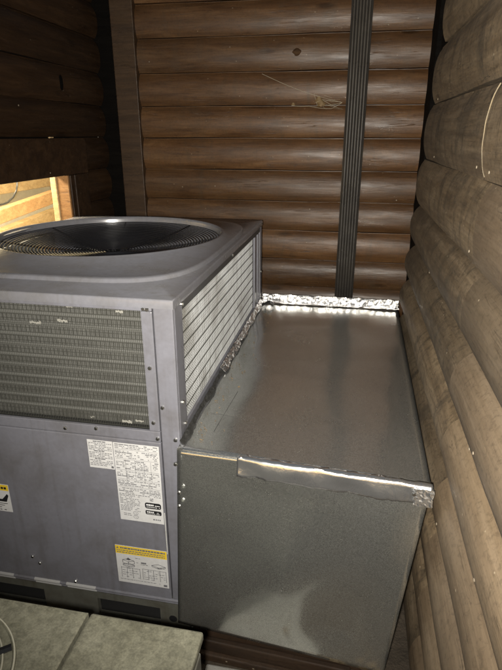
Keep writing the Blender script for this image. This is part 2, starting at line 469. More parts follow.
# left wall with the opening into the lit room
LX = -3.60
lw = thing('log_wall', 'almost black half-log wall on the left with a lit opening in it', 'wall', (LX - 0.3, 4.0, FLOOR), 'log walls')
lse = [2.53, 2.10, 1.67, 1.245, 0.81, 0.385, -0.03, -0.46, -0.89, -1.32, -1.75, -2.2, -2.65, -3.1, -3.55, -3.98]
R90 = math.pi / 2
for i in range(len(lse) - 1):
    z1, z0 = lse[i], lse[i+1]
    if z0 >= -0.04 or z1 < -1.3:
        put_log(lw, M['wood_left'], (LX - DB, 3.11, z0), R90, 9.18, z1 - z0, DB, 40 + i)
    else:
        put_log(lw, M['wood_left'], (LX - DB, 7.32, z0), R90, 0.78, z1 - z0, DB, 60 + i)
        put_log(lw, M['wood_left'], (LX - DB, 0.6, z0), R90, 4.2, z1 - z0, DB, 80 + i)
sb = MB()
sb.box(LX - 0.2, LX - 0.17, -1.5, 7.74, -0.44, 2.5).box(LX - 0.2, LX - 0.17, -1.5, 7.74, FLOOR, -1.32)
sb.box(LX - 0.2, LX - 0.17, -1.5, 3.0, -1.32, -0.44).box(LX - 0.2, LX - 0.17, 6.5, 7.74, -1.32, -0.44)
sb.build('sheathing', M['wood_black'], lw)
win = MB().box(LX - 0.16, LX + 0.05, 2.7, 6.92, -0.475, -0.035).build('window', M['wood_left'], lw, bevel=0.01)
win['label'] = 'dark header board over the lit opening'
MB().box(LX - 0.16, LX + 0.04, 6.44, 6.92, -1.32, -0.478).build('casing', M['wood_left'], win, bevel=0.01)
MB().box(LX - 0.14, LX + 0.06, 6.52, 6.60, -1.32, -0.479).build('casing', M['wood_left'], win, bevel=0.008)
MB().box(LX - 0.16, LX + 0.04, 2.7, 3.05, -1.32, -0.478).build('casing', M['wood_left'], win, bevel=0.01)
MB().box(LX - 0.14, LX + 0.02, 6.40, 6.437, -1.32, -0.482).build('jamb', M['wood_raw_red'], win, bevel=0.006)
MB().box(LX - 0.225, LX - 0.143, 6.385, 6.47, -1.6, 0.4).build('stud', M['wood_raw'], win, bevel=0.01)
MB().box(LX - 0.4, LX + 0.07, 3.055, 6.396, -1.34, -1.29).build('sill', M['wood_left'], win, bevel=0.008)
for (y, z) in [(5.95, -0.42), (4.9, 1.12), (5.6, 0.3), (6.9, 0.55), (6.1, 0.2)]:
    stud('nail', nail_me, lw, (LX + 0.055 if z == -0.42 else LX - 0.008, y, z), R90)
kn = MB().grid(lambda u, v: (LX + 0.02 - 0.02*v, 6.55 + 0.05*v*math.cos(u*6.283), 0.60 + 0.09*v*math.sin(u*6.283)), 12, 2).build('knot', M['wood_black'], lw, smooth=True)

# room behind the opening
rm = thing('lit_room', 'warmly lit timber room seen through the opening on the left', 'room', (-5.2, 6.6, -2.0))
rb = MB()
rb.box(-6.5, -6.4, 2.5, 11.5, -2.0, 0.8).box(-6.4, LX - 0.235, 2.5, 11.5, 0.7, 0.8).box(-6.4, LX - 0.235, 2.5, 11.5, -2.0, -1.9)
rb.box(-6.4, LX - 0.235, 11.4, 11.5, -1.9, 0.7).box(-6.4, LX - 0.235, 2.5, 2.6, -1.9, 0.7)
rb.box(LX - 0.26, LX - 0.23, 6.475, 11.4, -1.9, 0.7)
rb.build('wall', M['plaster'], rm)
b1 = MB().box(-6.05, -5.9, 2.7, 11.3, -0.95, -0.62).build('timber_beam', M['wood_raw'], None, bevel=0.012)
tag(b1, 'pale horizontal beam at the top inside the lit opening', 'beam', 'beams inside the lit opening')
def slope_beam(x0, x1, y0, zc0, y1, zc1, h):
    b = MB()
    vs = [(x, y, z) for x in (x0, x1) for (y, zc) in ((y0, zc0), (y1, zc1)) for z in (zc - h/2, zc + h/2)]
    return b.add(vs, [(0,1,3,2),(4,6,7,5),(0,4,5,1),(2,3,7,6),(0,2,6,4),(1,5,7,3)])
b2 = slope_beam(-5.04, -4.9, 5.3, -1.21, 9.9, -0.84, 0.195).build('timber_brace', M['wood_brace'], None, bevel=0.012)
tag(b2, 'tan sloping brace across the lit opening, below the pale top beam', 'beam', 'beams inside the lit opening')
b3 = slope_beam(-5.6, -5.45, 5.5, -1.66, 10.2, -1.32, 0.2).build('timber_brace', M['wood_raw'], None, bevel=0.012)
tag(b3, 'pale lower brace beneath the tan brace in the lit opening', 'beam', 'beams inside the lit opening')
cb = MB().tube([(-4.6, 6.86, -0.3), (-4.6, 6.85, -0.58), (-4.6, 6.83, -0.66), (-4.6, 6.79, -0.73), (-4.6, 6.70, -0.80), (-4.6, 6.57, -0.851), (-4.6, 6.46, -0.864), (-4.6, 6.2, -0.86)], 0.012, 6).build('loose_cable', M['cable'], None, smooth=True)
tag(cb, 'thin black cable looping in front of the pale board in the lit opening', 'cable')

# right wall
RX = 0.66
rw = thing('log_wall', 'weathered tan half-log wall running along the right side', 'wall', (RX + 0.3, 3.0, FLOOR), 'log walls')
rse = [2.55, 2.10, 1.66, 1.21, 0.75, 0.27, -0.235, -0.70, -1.19, -1.62, -2.06, -2.5, -2.95, -3.45, -3.98]
rend = [4.9, 5.0, 5.2, 5.4, 5.62, 5.83, 6.06, 6.28, 6.44, 6.52, 6.55, 6.6, 6.6, 6.6]
DR = 0.058
JY = 3.08
for i in range(len(rse) - 1):
    z1, z0 = rse[i], rse[i+1]
    far = rend[i]
    jy = JY + (0.0 if i != 5 else 0.08)
    dr = DR if i < 7 else 0.125
    if i < 5:
        put_log(rw, M['wood_right'], (RX + dr, (far - 1.8) / 2, z0), -R90, far + 1.8, z1 - z0, dr, 100 + i)
        continue
    put_log(rw, M['wood_right'], (RX + dr, (far + jy + 0.0004) / 2, z0), -R90, far - jy - 0.0004, z1 - z0, dr, 100 + i, xoff=-(far + jy) / 2)
    put_log(rw, M['wood_near' if i > 5 else 'wood_right'], (RX + dr, (jy - 1.8) / 2, z0), -R90, jy + 1.8, z1 - z0, dr, 100 + i, xoff=-(jy - 1.8) / 2)
MB().box(RX + 0.21, RX + 0.29, -1.8, 7.0, FLOOR, 2.5).build('sheathing', M['wood_black'], rw)
# strip of old caulk in the butt joint
ck = MB(); pts = []
for i in range(19):
    t = 0.04 + 0.92 * i / 18
    pts.append((RX + DR - DR * bulge(t) + 0.002, JY + 0.085 + 0.004 * math.sin(i * 1.3), -0.235 + 0.505 * t))
ck.tube(pts, 0.0035, 6).build('caulk', M['caulk'], rw, smooth=True)
for (y, z) in [(5.35, 0.30), (5.1, -0.18), (3.3, -0.17), (3.0, -0.18), (2.55, -1.55), (2.35, -1.45), (2.85, -2.3),
               (3.15, -0.62), (4.6, -1.1), (2.0, -1.9)]:
    # sit the nail on the log's bulge
    for k in range(len(rse) - 1):
        if rse[k] >= z > rse[k+1]:
            tt = (z - rse[k+1]) / (rse[k] - rse[k+1])
            dr = DR if k < 7 else 0.125
            x = RX + dr - dr * bulge(tt)
            stud('nail', nail_me, rw, (x - 0.002, y, z), -R90)

# ------------------------------------------------------------------ downspout
DSY = BY - 0.02
flute = []
x0, x1 = -0.170, 0.092
W = x1 - x0
front = []
nfl = 6
for i in range(nfl * 6 + 1):
    t = i / (nfl * 6)
    front.append((x0 + 0.018 + (W - 0.036) * t, DSY - 0.20 - 0.012 * abs(math.sin(math.pi * nfl * t)) ** 0.6))
loop2 = [(x0, DSY), (x0, DSY - 0.19)] + front + [(x1, DSY - 0.19), (x1, DSY)]
ds = MB().loft([[(x, y, FLOOR + 0.02) for x, y in loop2], [(x, y, 2.5) for x, y in loop2]])
dso = thing('downspout', 'dark fluted metal downspout running down the brown back wall', 'downspout', (-0.04, DSY, FLOOR))
ds.build('pipe', M['gutter'], dso)
for z in (1.9, -2.4):
    MB().box(x0 - 0.006, x1 + 0.006, DSY - 0.222, DSY - 0.001, z, z + 0.09).build('strap', M['gutter'], dso, bevel=0.004)

# ------------------------------------------------------------------ packaged air unit
UX0, UX1, UY0, UY1 = -3.56, -1.108, 3.11, 6.60
ZT, ZO0, ZO1, ZP, ZB = -1.0, -1.09, -2.005, -3.60, -3.95
U = thing('packaged_air_unit', 'large grey packaged air conditioner with round fan on top and coil sides', 'air conditioner', ((UX0+UX1)/2, (UY0+UY1)/2, FLOOR))
T = 0.03
# lower front panel, frame round the coil, corner posts
MB().box(UX0 + 0.1, -1.255, UY0, UY0 + T, ZP, -2.095).build('front_panel', M['paint'], U, bevel=0.008)
fr = MB().box(UX0 + 0.1, -1.255, UY0 + 0.001, UY0 + T, -2.09, ZO1).build('coil_frame', M['paint'], U, bevel=0.006)
MB().box(UX0 + 0.1, -1.255, UY0 + 0.001, UY0 + T, ZO0, -1.055).build('top_rail', M['paint'], U, bevel=0.006)
MB().box(-1.335, -1.255, UY0 + 0.001, UY0 + T, ZO1 + 0.002, ZO0 - 0.002).build('stile', M['paint'], U, bevel=0.006)
def lpost(xa, xb, ya, yb, sx, sy, ex=0.14, ey=0.2):
    # L section: sx,sy signs of the outward corner
    xo = xb if sx > 0 else xa; yo = ya if sy < 0 else yb
    b = MB()
    xi = xo - sx * ex; yi = yo - sy * ey
    b.box(min(xo, xi), max(xo, xi), min(yo, yo - sy*T), max(yo, yo - sy*T), ZP, -1.05)
    b.box(min(xo, xo - sx*T), max(xo, xo - sx*T), min(yo - sy*(T+0.001), yi), max(yo - sy*(T+0.001), yi), ZP, -1.05)
    return b
lpost(UX0, UX1, UY0, UY1, 1, -1).build('corner_post', M['paint'], U, bevel=0.01)
lpost(UX0, UX1, UY0, UY1, -1, -1, 0.095).build('corner_post', M['paint'], U, bevel=0.01)
lpost(UX0, UX1, UY0, UY1, 1, 1, 0.14, 0.10).build('corner_post', M['paint'], U, bevel=0.01)
lpost(UX0, UX1, UY0, UY1, -1, 1).build('corner_post', M['paint'], U, bevel=0.01)
# side and back skins
MB().box(UX1 - T, UX1 - 0.002, UY0 + 0.202, UY1 - 0.102, ZP, ZO1).build('side_panel', M['paint'], U)
MB().box(UX0 + 0.002, UX0 + T, UY0 + 0.202, UY1 - 0.202, ZP, ZO1).build('side_panel', M['paint'], U)
MB().box(UX0 + 0.15, UX1 - 0.15, UY1 - T, UY1 - 0.002, ZP, -1.06).build('back_panel', M['paint'], U)
MB().box(UX1 - T, UX1 - 0.003, UY0 + 0.203, UY1 - 0.103, -1.13, -1.055).build('top_rail', M['paint_dark'], U)
# uprights at the back of the side coil
MB().box(UX1 - 0.02, UX1 + 0.006, 6.10, 6.20, ZO1, -1.131).build('stile', M['paint'], U, bevel=0.006)
MB().box(UX1 - 0.12, UX1 - 0.05, 6.20, 6.50, ZO1, -1.131).build('shade_liner', M['paint_dark'], U)
MB().box(UX1 - 0.02, UX1 + 0.003, 6.33, 6.37, ZO1, -1.131).build('stile', M['paint'], U, bevel=0.004)
# deck that closes the lower compartment
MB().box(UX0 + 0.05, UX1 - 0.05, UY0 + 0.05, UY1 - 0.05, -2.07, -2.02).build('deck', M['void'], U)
# front coil
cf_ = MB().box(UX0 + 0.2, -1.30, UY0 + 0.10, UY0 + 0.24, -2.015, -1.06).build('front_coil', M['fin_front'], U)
for i in range(11):
    z = -1.10 - 0.083 * i
    MB().tube([(UX0 + 0.2, UY0 + 0.098, z), (-1.30, UY0 + 0.098, z)], 0.017, 8).build('coil_tube', M['copper'], cf_, smooth=True)
# wire guard in front of it
wg = MB()
x = UX0 + 0.1
while x < -1.335:
    wg.tube([(x, UY0 + 0.045, ZO1), (x, UY0 + 0.045, ZO0)], 0.0019, 4); x += 0.0140
z = ZO1
while z < ZO0:
    wg.tube([(UX0 + 0.1, UY0 + 0.041, z), (-1.335, UY0 + 0.041, z)], 0.0016, 4); z += 0.033
wg.build('wire_guard', M['wire_dark'], U, kind='stuff')
# bits of fluff and torn fins on the guard
for (px, pz, s) in [(-1.50, -1.115, 0.05), (-1.86, -1.10, 0.05), (-1.93, -1.21, 0.07), (-2.14, -1.235, 0.08), (-1.79, -1.955, 0.03), (-1.42, -1.95, 0.06), (-1.52, -1.965, 0.07)]:
    fb = MB()
    sd = px * 7.0
    def pf(u, v, px=px, pz=pz, s=s, sd=sd):
        w = 0.35 + 0.65*abs(noise.noise(Vector((u*5, sd, 1))))
        return (px + s*1.1*(u - 0.5), UY0 + 0.037 - 0.004*noise.noise(Vector((u*4, v*4, sd))), pz + s*0.55*w*(v - 0.5) + 0.012*noise.noise(Vector((u*6, sd, 3))))
    fb.grid(pf, 10, 3)
    fb.build('fluff', M['fluff'], U)
# side coil: rows of bright fins with dark joints between
sc_ = MB().box(UX1 - 0.16, UX1 - 0.075, UY0 + 0.24, 6.18, -2.018, -1.06).build('side_coil', M['void'], U)
rows = 9
for i in range(rows):
    za = ZO1 + 0.012 + i * 0.0985; zb = za + 0.0865
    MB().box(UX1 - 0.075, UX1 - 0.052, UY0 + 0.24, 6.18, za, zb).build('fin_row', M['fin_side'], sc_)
# left and rear coil seen from inside through the fan
MB().box(UX0 + 0.06, UX0 + 0.16, UY0 + 0.28, UY1 - 0.2, -2.015, -1.06).build('side_coil', M['fin_side'], U)
wg = MB(); y = UY0 + 0.21
while y < 6.10:
    wg.tube([(UX1 - 0.025, y, ZO1), (UX1 - 0.025, y, -1.13)], 0.0030, 4); y += 0.030
z = ZO1 + 0.01
while z < -1.13:
    wg.tube([(UX1 - 0.021, UY0 + 0.21, z), (UX1 - 0.021, 6.10, z)], 0.0019, 4); z += 0.0246
wg.build('wire_guard', M['wire'], U, kind='stuff')

for i in range(8):  # added dark rods draw the shaded gaps between the fin rows
    z = ZO1 + 0.10 + i * 0.0985
    MB().tube([(UX1 - 0.016, UY0 + 0.21, z), (UX1 - 0.016, 6.10, z)], 0.0040, 6).build('gap_rod', M['wire_dark'], U)
# lid: rectangle -> stamped rounded step -> fan orifice
cx, cy, A, B, R = (UX0+UX1)/2, (UY0+UY1)/2, (UX1-UX0)/2, (UY1-UY0)/2, 1.125
fx, fy = -2.42, 5.09
NT = 240
ths = sorted(set([2*math.pi*i/NT for i in range(NT)] + [math.atan2(sy*B, sx*A) % (2*math.pi) for sx in (1,-1) for sy in (1,-1)]))
def rect(a, b, z):
    L = []
    for t in ths:
        c, s = math.cos(t), math.sin(t); r = min(a / max(abs(c), 1e-9), b / max(abs(s), 1e-9))
        L.append((cx + r*c, cy + r*s, z))
    return L
def sup(a, b, n, z):
    L = []
    for t in ths:
        c, s = math.cos(t), math.sin(t); r = (abs(c/a)**n + abs(s/b)**n) ** (-1/n)
        L.append((cx + r*c, cy + r*s, z))
    return L
def circ(r, z): return [(fx + r*math.cos(t), fy + r*math.sin(t), z) for t in ths]
E_ = 0.012
loops = [rect(A + E_, B + E_, ZT - 0.062), rect(A + E_, B + E_, ZT - 0.012), rect(A + E_ - 0.004, B + E_ - 0.004, ZT - 0.003), rect(A + E_ - 0.012, B + E_ - 0.012, ZT),
         sup(1.195, 1.458, 4.6, ZT + 0.001), sup(1.192, 1.452, 4.6, ZT + 0.005), sup(1.187, 1.440, 4.6, ZT + 0.022), sup(1.182, 1.428, 4.6, ZT + 0.030), sup(1.17, 1.40, 4.5, ZT + 0.033),
         circ(R + 0.045, ZT + 0.046), circ(R + 0.034, ZT + 0.056), circ(R + 0.012, ZT + 0.060), circ(R + 0.002, ZT + 0.054), circ(R - 0.006, ZT + 0.03), circ(R - 0.010, ZT - 0.14), circ(R - 0.010, ZT - 0.3)]
lid = MB().loft(loops).build('lid', M['paint_top'], U, smooth=True, recalc=True)
md = lid.modifiers.new('split', 'EDGE_SPLIT'); md.split_angle = math.radians(50)
# fan guard: black concentric wires on radial rods
NG = 34
for i in range(NG):
    r = 0.10 + (R - 0.02 - 0.10) * i / (NG - 1)
    zz = ZT + 0.0 - 0.13 * (1 - (r / R) ** 2)
    MB().tube([(fx + r*math.cos(a), fy + r*math.sin(a), zz) for a in [2*math.pi*j/72 for j in range(72)]], 0.0052, 5, closed=True).build('guard_ring', M['black'], U, smooth=True)
for j in range(8):
    a = 2*math.pi*(j + 0.37)/8
    MB().tube([(fx + r*math.cos(a), fy + r*math.sin(a), ZT - 0.012 - 0.13*(1 - (r/R)**2)) for r in (0.08, 0.4, 0.75, R - 0.005)], 0.009, 6).build('guard_rod', M['black'], U, smooth=True)
mo = MB().loft([[(fx + r*math.cos(t), fy + r*math.sin(t), z) for t in [2*math.pi*q/32 for q in range(32)]] for r, z in ((0.02, -1.17), (0.26, -1.17), (0.29, -1.20), (0.29, -1.55), (0.26, -1.58))], cap=True).build('fan_motor', M['black'], U, smooth=True)
for j in range(4):
    a0 = 2*math.pi*j/4 + 0.3
    def bl(u, v, a0=a0):
        r = 0.24 + (R - 0.08 - 0.24)*u; w = 0.42 + 0.38*u; a = a0 + (v - 0.5)*w + 0.2*u
        return (fx + r*math.cos(a), fy + r*math.sin(a), -1.36 + (v - 0.5)*0.22)
    MB().grid(bl, 8, 6).build('fan_blade', M['paint_dark'], U, smooth=True, solid=0.012)
by0 = UY0 + 0.02
# lip of the front panel over the base rail
MB().tube([(UX0 + 0.02, UY0 + 0.004, ZP - 0.012), (UX1 - 0.02, UY0 + 0.004, ZP - 0.012)], 0.016, 10).build('panel_lip', M['paint'], U, smooth=True)
for (a, b) in ((-3.3, -3.05), (-2.86, -2.70), (-2.50, -2.26), (-2.20, -1.93)):  # pale tubes painted as highlights along parts of the lip and flange
    MB().tube([(a, UY0 + 0.002, ZP - 0.010), (b, UY0 + 0.002, ZP - 0.010)], 0.0175, 10).build('lip_highlight', M['bare'], U, smooth=True)
    MB().tube([(a, by0 - 0.006, ZP - 0.048), (b, by0 - 0.006, ZP - 0.048)], 0.0135, 8).build('lip_highlight', M['bare'], U, smooth=True)
# base rail with fork openings
by0 = UY0 + 0.02
br = MB().box(UX0 + 0.01, UX1 - 0.01, by0, by0 + 0.05, -3.745, ZP - 0.030).box(UX0 + 0.01, UX1 - 0.01, by0, by0 + 0.05, ZB, -3.93)
for (a, b) in ((UX0 + 0.01, -3.10), (-2.45, -1.945), (-1.375, UX1 - 0.01)):
    br.box(a, b, by0 + 0.001, by0 + 0.049, -3.929, -3.746)
br.build('base_rail', M['base'], U)
MB().tube([(UX0 + 0.02, by0 - 0.004, ZP - 0.048), (UX1 - 0.02, by0 - 0.004, ZP - 0.048)], 0.012, 8).build('base_flange', M['paint'], U, smooth=True)
MB().box(UX1 - 0.06, UX1 - 0.01, by0 + 0.051, UY1 - 0.02, ZB, ZP).build('base_rail', M['base'], U)
MB().box(UX0 + 0.01, UX0 + 0.06, by0 + 0.051, UY1 - 0.02, ZB, ZP).build('base_rail', M['base'], U)
MB().box(UX0 + 0.1, UX1 - 0.1, UY1 - 0.07, UY1 - 0.02, ZB, ZP).build('base_rail', M['base'], U)
MB().box(UX0 + 0.07, UX1 - 0.07, by0 + 0.052, UY1 - 0.08, ZB + 0.002, ZB + 0.03).build('shade_liner', M['void'], U)  # black floor and back put the shade inside the fork openings into colour
MB().box(UX0 + 0.07, UX1 - 0.07, by0 + 0.3, by0 + 0.32, ZB + 0.031, ZP).build('shade_liner', M['void'], U)
MB().disc((-1.262, by0 - 0.003, -3.838), 0.036, (0, -1, 0), 20).build('drain_hole', M['ink_black'], U)
# screws
for (x, z) in [(-1.31, -1.072), (-1.285, -1.075), (-1.295, -1.50), (-1.222, -1.80), (-1.298, -1.93), (-1.275, -2.06), (-2.0, -2.05), (-1.75, -2.025), (-2.6, -2.05), (-1.14, -2.055), (-2.11, -3.565), (-2.48, -3.36), (-2.42, -3.42), (-3.0, -3.565)]:
    stud('screw', screw_me, U, (x, UY0 - 0.001, z), 0)
for (y, z) in [(3.30, -1.085), (3.22, -1.80), (3.25, -1.99), (6.58, -1.03), (6.55, -1.65), (6.53, -1.98), (4.9, -1.085)]:
    stud('screw', screw_me, U, (UX1 + 0.001, y, z), R90)
clip = MB().box(-2.50, -2.40, 3.45, 3.50, ZT + 0.004, ZT + 0.02).build('clip', M['white_scrap'], U, bevel=0.004)

# ---- labels on the front panel
LY = UY0 - 0.0025
def rectq(b, x0, x1, z0, z1, y): b.quad((x0, y, z0), (x1, y, z0), (x1, y, z1), (x0, y, z1))
def seg(b, xa, za, xb, zb, w, y):
    d = Vector((xb - xa, 0, zb - za)); L = d.length
    if L < 1e-6: return
    n_ = Vector((-d.z, 0, d.x)) / L * w / 2
    b.quad((xa - n_.x, y, za - n_.z), (xb - n_.x, y, zb - n_.z), (xb + n_.x, y, zb + n_.z), (xa + n_.x, y, za + n_.z))
def words(b, x0, x1, z, h, y, fill=0.9, lo=0.008, hi=0.028, gap=0.005):
    x = x0
    while x < x1 - lo:
        w = min(random.uniform(lo, hi), x1 - x)
        if random.random() < fill: rectq(b, x, x + w, z, z + h, y)
        x += w + gap
YI = LY - 0.0012
YJ = LY - 0.0024
rl = MB().box(-1.631, -1.273, LY, UY0 - 0.0002, -2.832, -2.129).build('rating_label', M['paper'], U)
rl['label'] = 'tall white rating label with fine print and two black badges'
pb = MB()
z = -2.145
k = 0
while z > -2.60:
    if k in (3, 9, 16, 22, 27): seg(pb, -1.62, z + 0.004, -1.284, z + 0.004, 0.0022, YI)
    elif k % 5 == 0: words(pb, -1.62, -1.284, z, 0.0075, YI, 0.75, 0.02, 0.05, 0.004)
    else: words(pb, -1.62, -1.284, z, 0.0058, YI, 0.72, 0.006, 0.03, 0.006 if k % 3 else 0.014)
    z -= 0.0138; k += 1
for xx in (-1.545, -1.47, -1.40, -1.345): seg(pb, xx, -2.27, xx, -2.46, 0.0022, YI)
while z > -2.74:
    words(pb, -1.62, -1.455, z, 0.0055, YI, 0.8); z -= 0.0138
for (cxx, czz) in ((-1.50, -2.755), (-1.50, -2.792)):
    for q in range(16):
        a, a2 = 2*math.pi*q/16, 2*math.pi*(q+1)/16
        seg(pb, cxx + 0.019*math.cos(a), czz + 0.017*math.sin(a), cxx + 0.019*math.cos(a2), czz + 0.017*math.sin(a2), 0.003, YI)
    seg(pb, cxx - 0.006, czz + 0.01, cxx - 0.006, czz - 0.006, 0.003, YI); seg(pb, cxx + 0.005, czz + 0.008, cxx + 0.005, czz - 0.01, 0.003, YI)
words(pb, -1.60, -1.535, -2.77, 0.0055, YI); words(pb, -1.60, -1.535, -2.785, 0.0055, YI)
words(pb, -1.36, -1.295, -2.802, 0.012, YI, 0.95, 0.008, 0.02)
for q in range(5):
    for w in range(5):
        if random.random() < 0.6: rectq(pb, -1.375 + 0.006*q, -1.370 + 0.006*q, -2.625 + 0.006*w, -2.620 + 0.006*w, YI)
pb.build('print', M['ink'], rl, recalc=False, kind='stuff')
def badge(x0, x1, z0, z1):
    r = (z1 - z0) * 0.3; L = []
    for (ccx, ccz, a0) in ((x1 - r, z1 - r, 0), (x0 + r, z1 - r, 90), (x0 + r, z0 + r, 180), (x1 - r, z0 + r, 270)):
        for q in range(5):
            a = math.radians(a0 + 22.5*q); L.append((ccx + r*math.cos(a), YI, ccz + r*math.sin(a)))
    o = MB().add(L, [tuple(range(len(L)))]).build('badge', M['ink_black'], rl, recalc=False)
    p = MB(); h = z1 - z0
    words(p, x0 + 0.012, x0 + (x1 - x0)*0.6, z1 - h*0.5, h*0.26, YJ, 1.0, 0.008, 0.018, 0.003)
    words(p, x0 + (x1-x0)*0.62, x1 - 0.01, z1 - h*0.5, h*0.14, YJ, 0.8, 0.004, 0.012, 0.003)
    words(p, x0 + 0.012, x1 - 0.01, z1 - h*0.78, h*0.1, YJ, 0.8, 0.004, 0.014, 0.003)
    p.build('print', M['ink_white'], o, recalc=False)
badge(-1.418, -1.288, -2.695, -2.640)
badge(-1.418, -1.288, -2.752, -2.712)

sl = MB().box(-1.838, -1.636, LY, UY0 - 0.0002, -2.372, -2.127).build('notice_label', M['paper'], U)
sl['label'] = 'small white notice label left of the tall rating label'
pb = MB(); z = -2.142; k = 0
while z > -2.355:
    if k in (0, 6, 11): words(pb, -1.79, -1.69, z, 0.009, YI, 1.0, 0.02, 0.04, 0.004)
    else: words(pb, -1.83, -1.645, z, 0.0058, YI, 0.85)
    z -= 0.0138; k += 1
rectq(pb, -1.662, -1.642, -2.362, -2.347, YI)
pb.build('print', M['ink'], sl, recalc=False, kind='stuff')

wl = MB().box(-1.709, -1.270, LY, UY0 - 0.0002, -3.484, -3.100).build('warning_label', M['paper'], U)
wl['label'] = 'white warning label with yellow band, pictograms and table'
yb = MB(); rectq(yb, -1.708, -1.271, -3.182, -3.101, YI); yb.build('yellow_band', M['yellow'], wl, recalc=False)
pb = MB()
# warning triangle
pb.add([(-1.700, YJ, -3.131), (-1.676, YJ, -3.131), (-1.688, YJ, -3.110)], [(0, 1, 2)])
words(pb, -1.665, -1.285, -3.130, 0.016, YJ, 1.0, 0.010, 0.03, 0.004)
words(pb, -1.695, -1.285, -3.151, 0.009, YJ, 0.95); words(pb, -1.695, -1.285, -3.170, 0.009, YJ, 0.95)
# unit pictogram
def isobox(b, x, z, w, d, h):
    p = [(x, z), (x + w, z - w*0.30), (x + w + d, z + d*0.30 - w*0.30), (x + d, z + d*0.30)]
    for i in range(4):
        a, c = p[i], p[(i+1) % 4]
        seg(b, a[0], a[1], c[0], c[1], 0.005, YI)
    for i in (0, 1, 2): seg(b, p[i][0], p[i][1], p[i][0], p[i][1] - h, 0.005, YI)
    seg(b, p[0][0], p[0][1] - h, p[1][0], p[1][1] - h, 0.005, YI); seg(b, p[1][0], p[1][1] - h, p[2][0], p[2][1] - h, 0.005, YI)
isobox(pb, -1.655, -3.245, 0.05, 0.05, 0.03); isobox(pb, -1.655, -3.29, 0.05, 0.05, 0.012)
pb.add([(-1.625, YI, -3.238), (-1.600, YI, -3.246), (-1.582, YI, -3.236), (-1.605, YI, -3.215)], [(0, 1, 2, 3)])
isobox(pb, -1.405, -3.262, 0.06, 0.055, 0.012)
words(pb, -1.56, -1.50, -3.215, 0.005, YI); words(pb, -1.56, -1.52, -3.26, 0.005, YI); words(pb, -1.36, -1.29, -3.285, 0.005, YI)
rectq(pb, -1.497, -1.452, -3.262, -3.246, YI); words(pb, -1.50, -1.44, -3.275, 0.006, YI)
seg(pb, -1.675, -3.325, -1.51, -3.325, 0.004, YI); seg(pb, -1.49, -3.315, -1.285, -3.315, 0.004, YI)
for xx in (-1.672, -1.622, -1.575, -1.512): seg(pb, xx, -3.32, xx + random.uniform(-0.006, 0.006), -3.43, 0.004, YI)
for xx in (-1.488, -1.44, -1.395, -1.34, -1.288): seg(pb, xx, -3.315, xx, -3.425, 0.004, YI)
for zz in (-3.335, -3.355, -3.378, -3.40, -3.422): words(pb, -1.665, -1.52, zz, 0.005, YI, 0.5); words(pb, -1.48, -1.295, zz, 0.005, YI, 0.5)
words(pb, -1.69, -1.34, -3.452, 0.005, YI, 0.7); rectq(pb, -1.315, -1.285, -3.472, -3.450, YI)
pb.build('print', M['ink'], wl, recalc=False, kind='stuff')

hl = MB().box(-2.95, -2.588, LY, UY0 - 0.0002, -2.914, -2.645).build('caution_label', M['paper'], U)
hl['label'] = 'white caution label with yellow band and black pictogram at the left edge'
yb = MB(); rectq(yb, -2.948, -2.590, -2.705, -2.648, YI); yb.build('yellow_band', M['yellow'], hl, recalc=False)
pb = MB()
words(pb, -2.94, -2.60, -2.69, 0.022, YJ, 1.0, 0.012, 0.03, 0.005)
pb.add([(-2.93, YI, -2.79), (-2.66, YI, -2.79), (-2.612, YI, -2.735), (-2.60, YI, -2.75), (-2.625, YI, -2.815), (-2.93, YI, -2.815)], [(0, 1, 2, 3, 4, 5)])
for q in range(3): seg(pb, -2.93, -2.84 - 0.02*q, -2.62 - 0.03*q, -2.832 - 0.02*q, 0.006, YI)
words(pb, -2.94, -2.61, -2.90, 0.008, YI, 0.8)
pb.build('print', M['ink_black'], hl, recalc=False)
MB().tube([(-1.2635, UY0 - 0.003, -2.72), (-1.2625, UY0 - 0.004, -3.12)], 0.0035, 5).build('seam_highlight', M['white_scrap'], U)  # thin pale tube paints the highlight on the panel seam

# ------------------------------------------------------------------ sheet-metal duct
D = thing('sheet_metal_duct', 'galvanised sheet metal duct box between the grey unit and right wall', 'duct', (-0.25, 4.8, FLOOR))
ZD = -2.07
BLc, BRc, FLc, FRc = Vector((-1.09, 6.60, ZD)), Vector((0.655, 6.64, ZD)), Vector((-1.10, 3.02, ZD)), Vector((0.605, 2.90, ZD))
FLb, FRb = Vector((-1.165, 2.99, -3.70)), Vector((0.455, 2.88, -3.74))
def bil(a, b, c, d, u, v): return a*(1-u)*(1-v) + b*u*(1-v) + c*(1-u)*v + d*u*v
def top_fn(u, v):
    p = bil(FLc, FRc, BLc, BRc, u, v)
    e = min(u, 1-u, v, 1-v); e = min(1, e * 8)
    p.z += e * (0.018 * noise.noise(Vector((u*2.2, v*3.0, 3.3))) + 0.010 * math.sin(u*3.14) * math.sin(v*3.14))
    return p
MB().grid(top_fn, 40, 60).build('top_sheet', M['galv_top'], D, smooth=True, solid=0.006)
def front_fn(u, v):
    p = bil(FLb, FRb, FLc, FRc, u, v)
    e = min(1, min(u, 1-u, 1-v, v) * 6)
    p.y -= e * (0.075 * noise.noise(Vector((u*2.0 + 5, v*1.7, 1.1))) + 0.035 * math.exp(-((u-0.52)/0.10)**2) * (1-v)**1.6 - 0.02 * math.exp(-((u-0.75)/0.12)**2) * (1-v))
    return p
MB().grid(front_fn, 48, 44).build('front_sheet', M['galv_front'], D, smooth=True, solid=0.006)
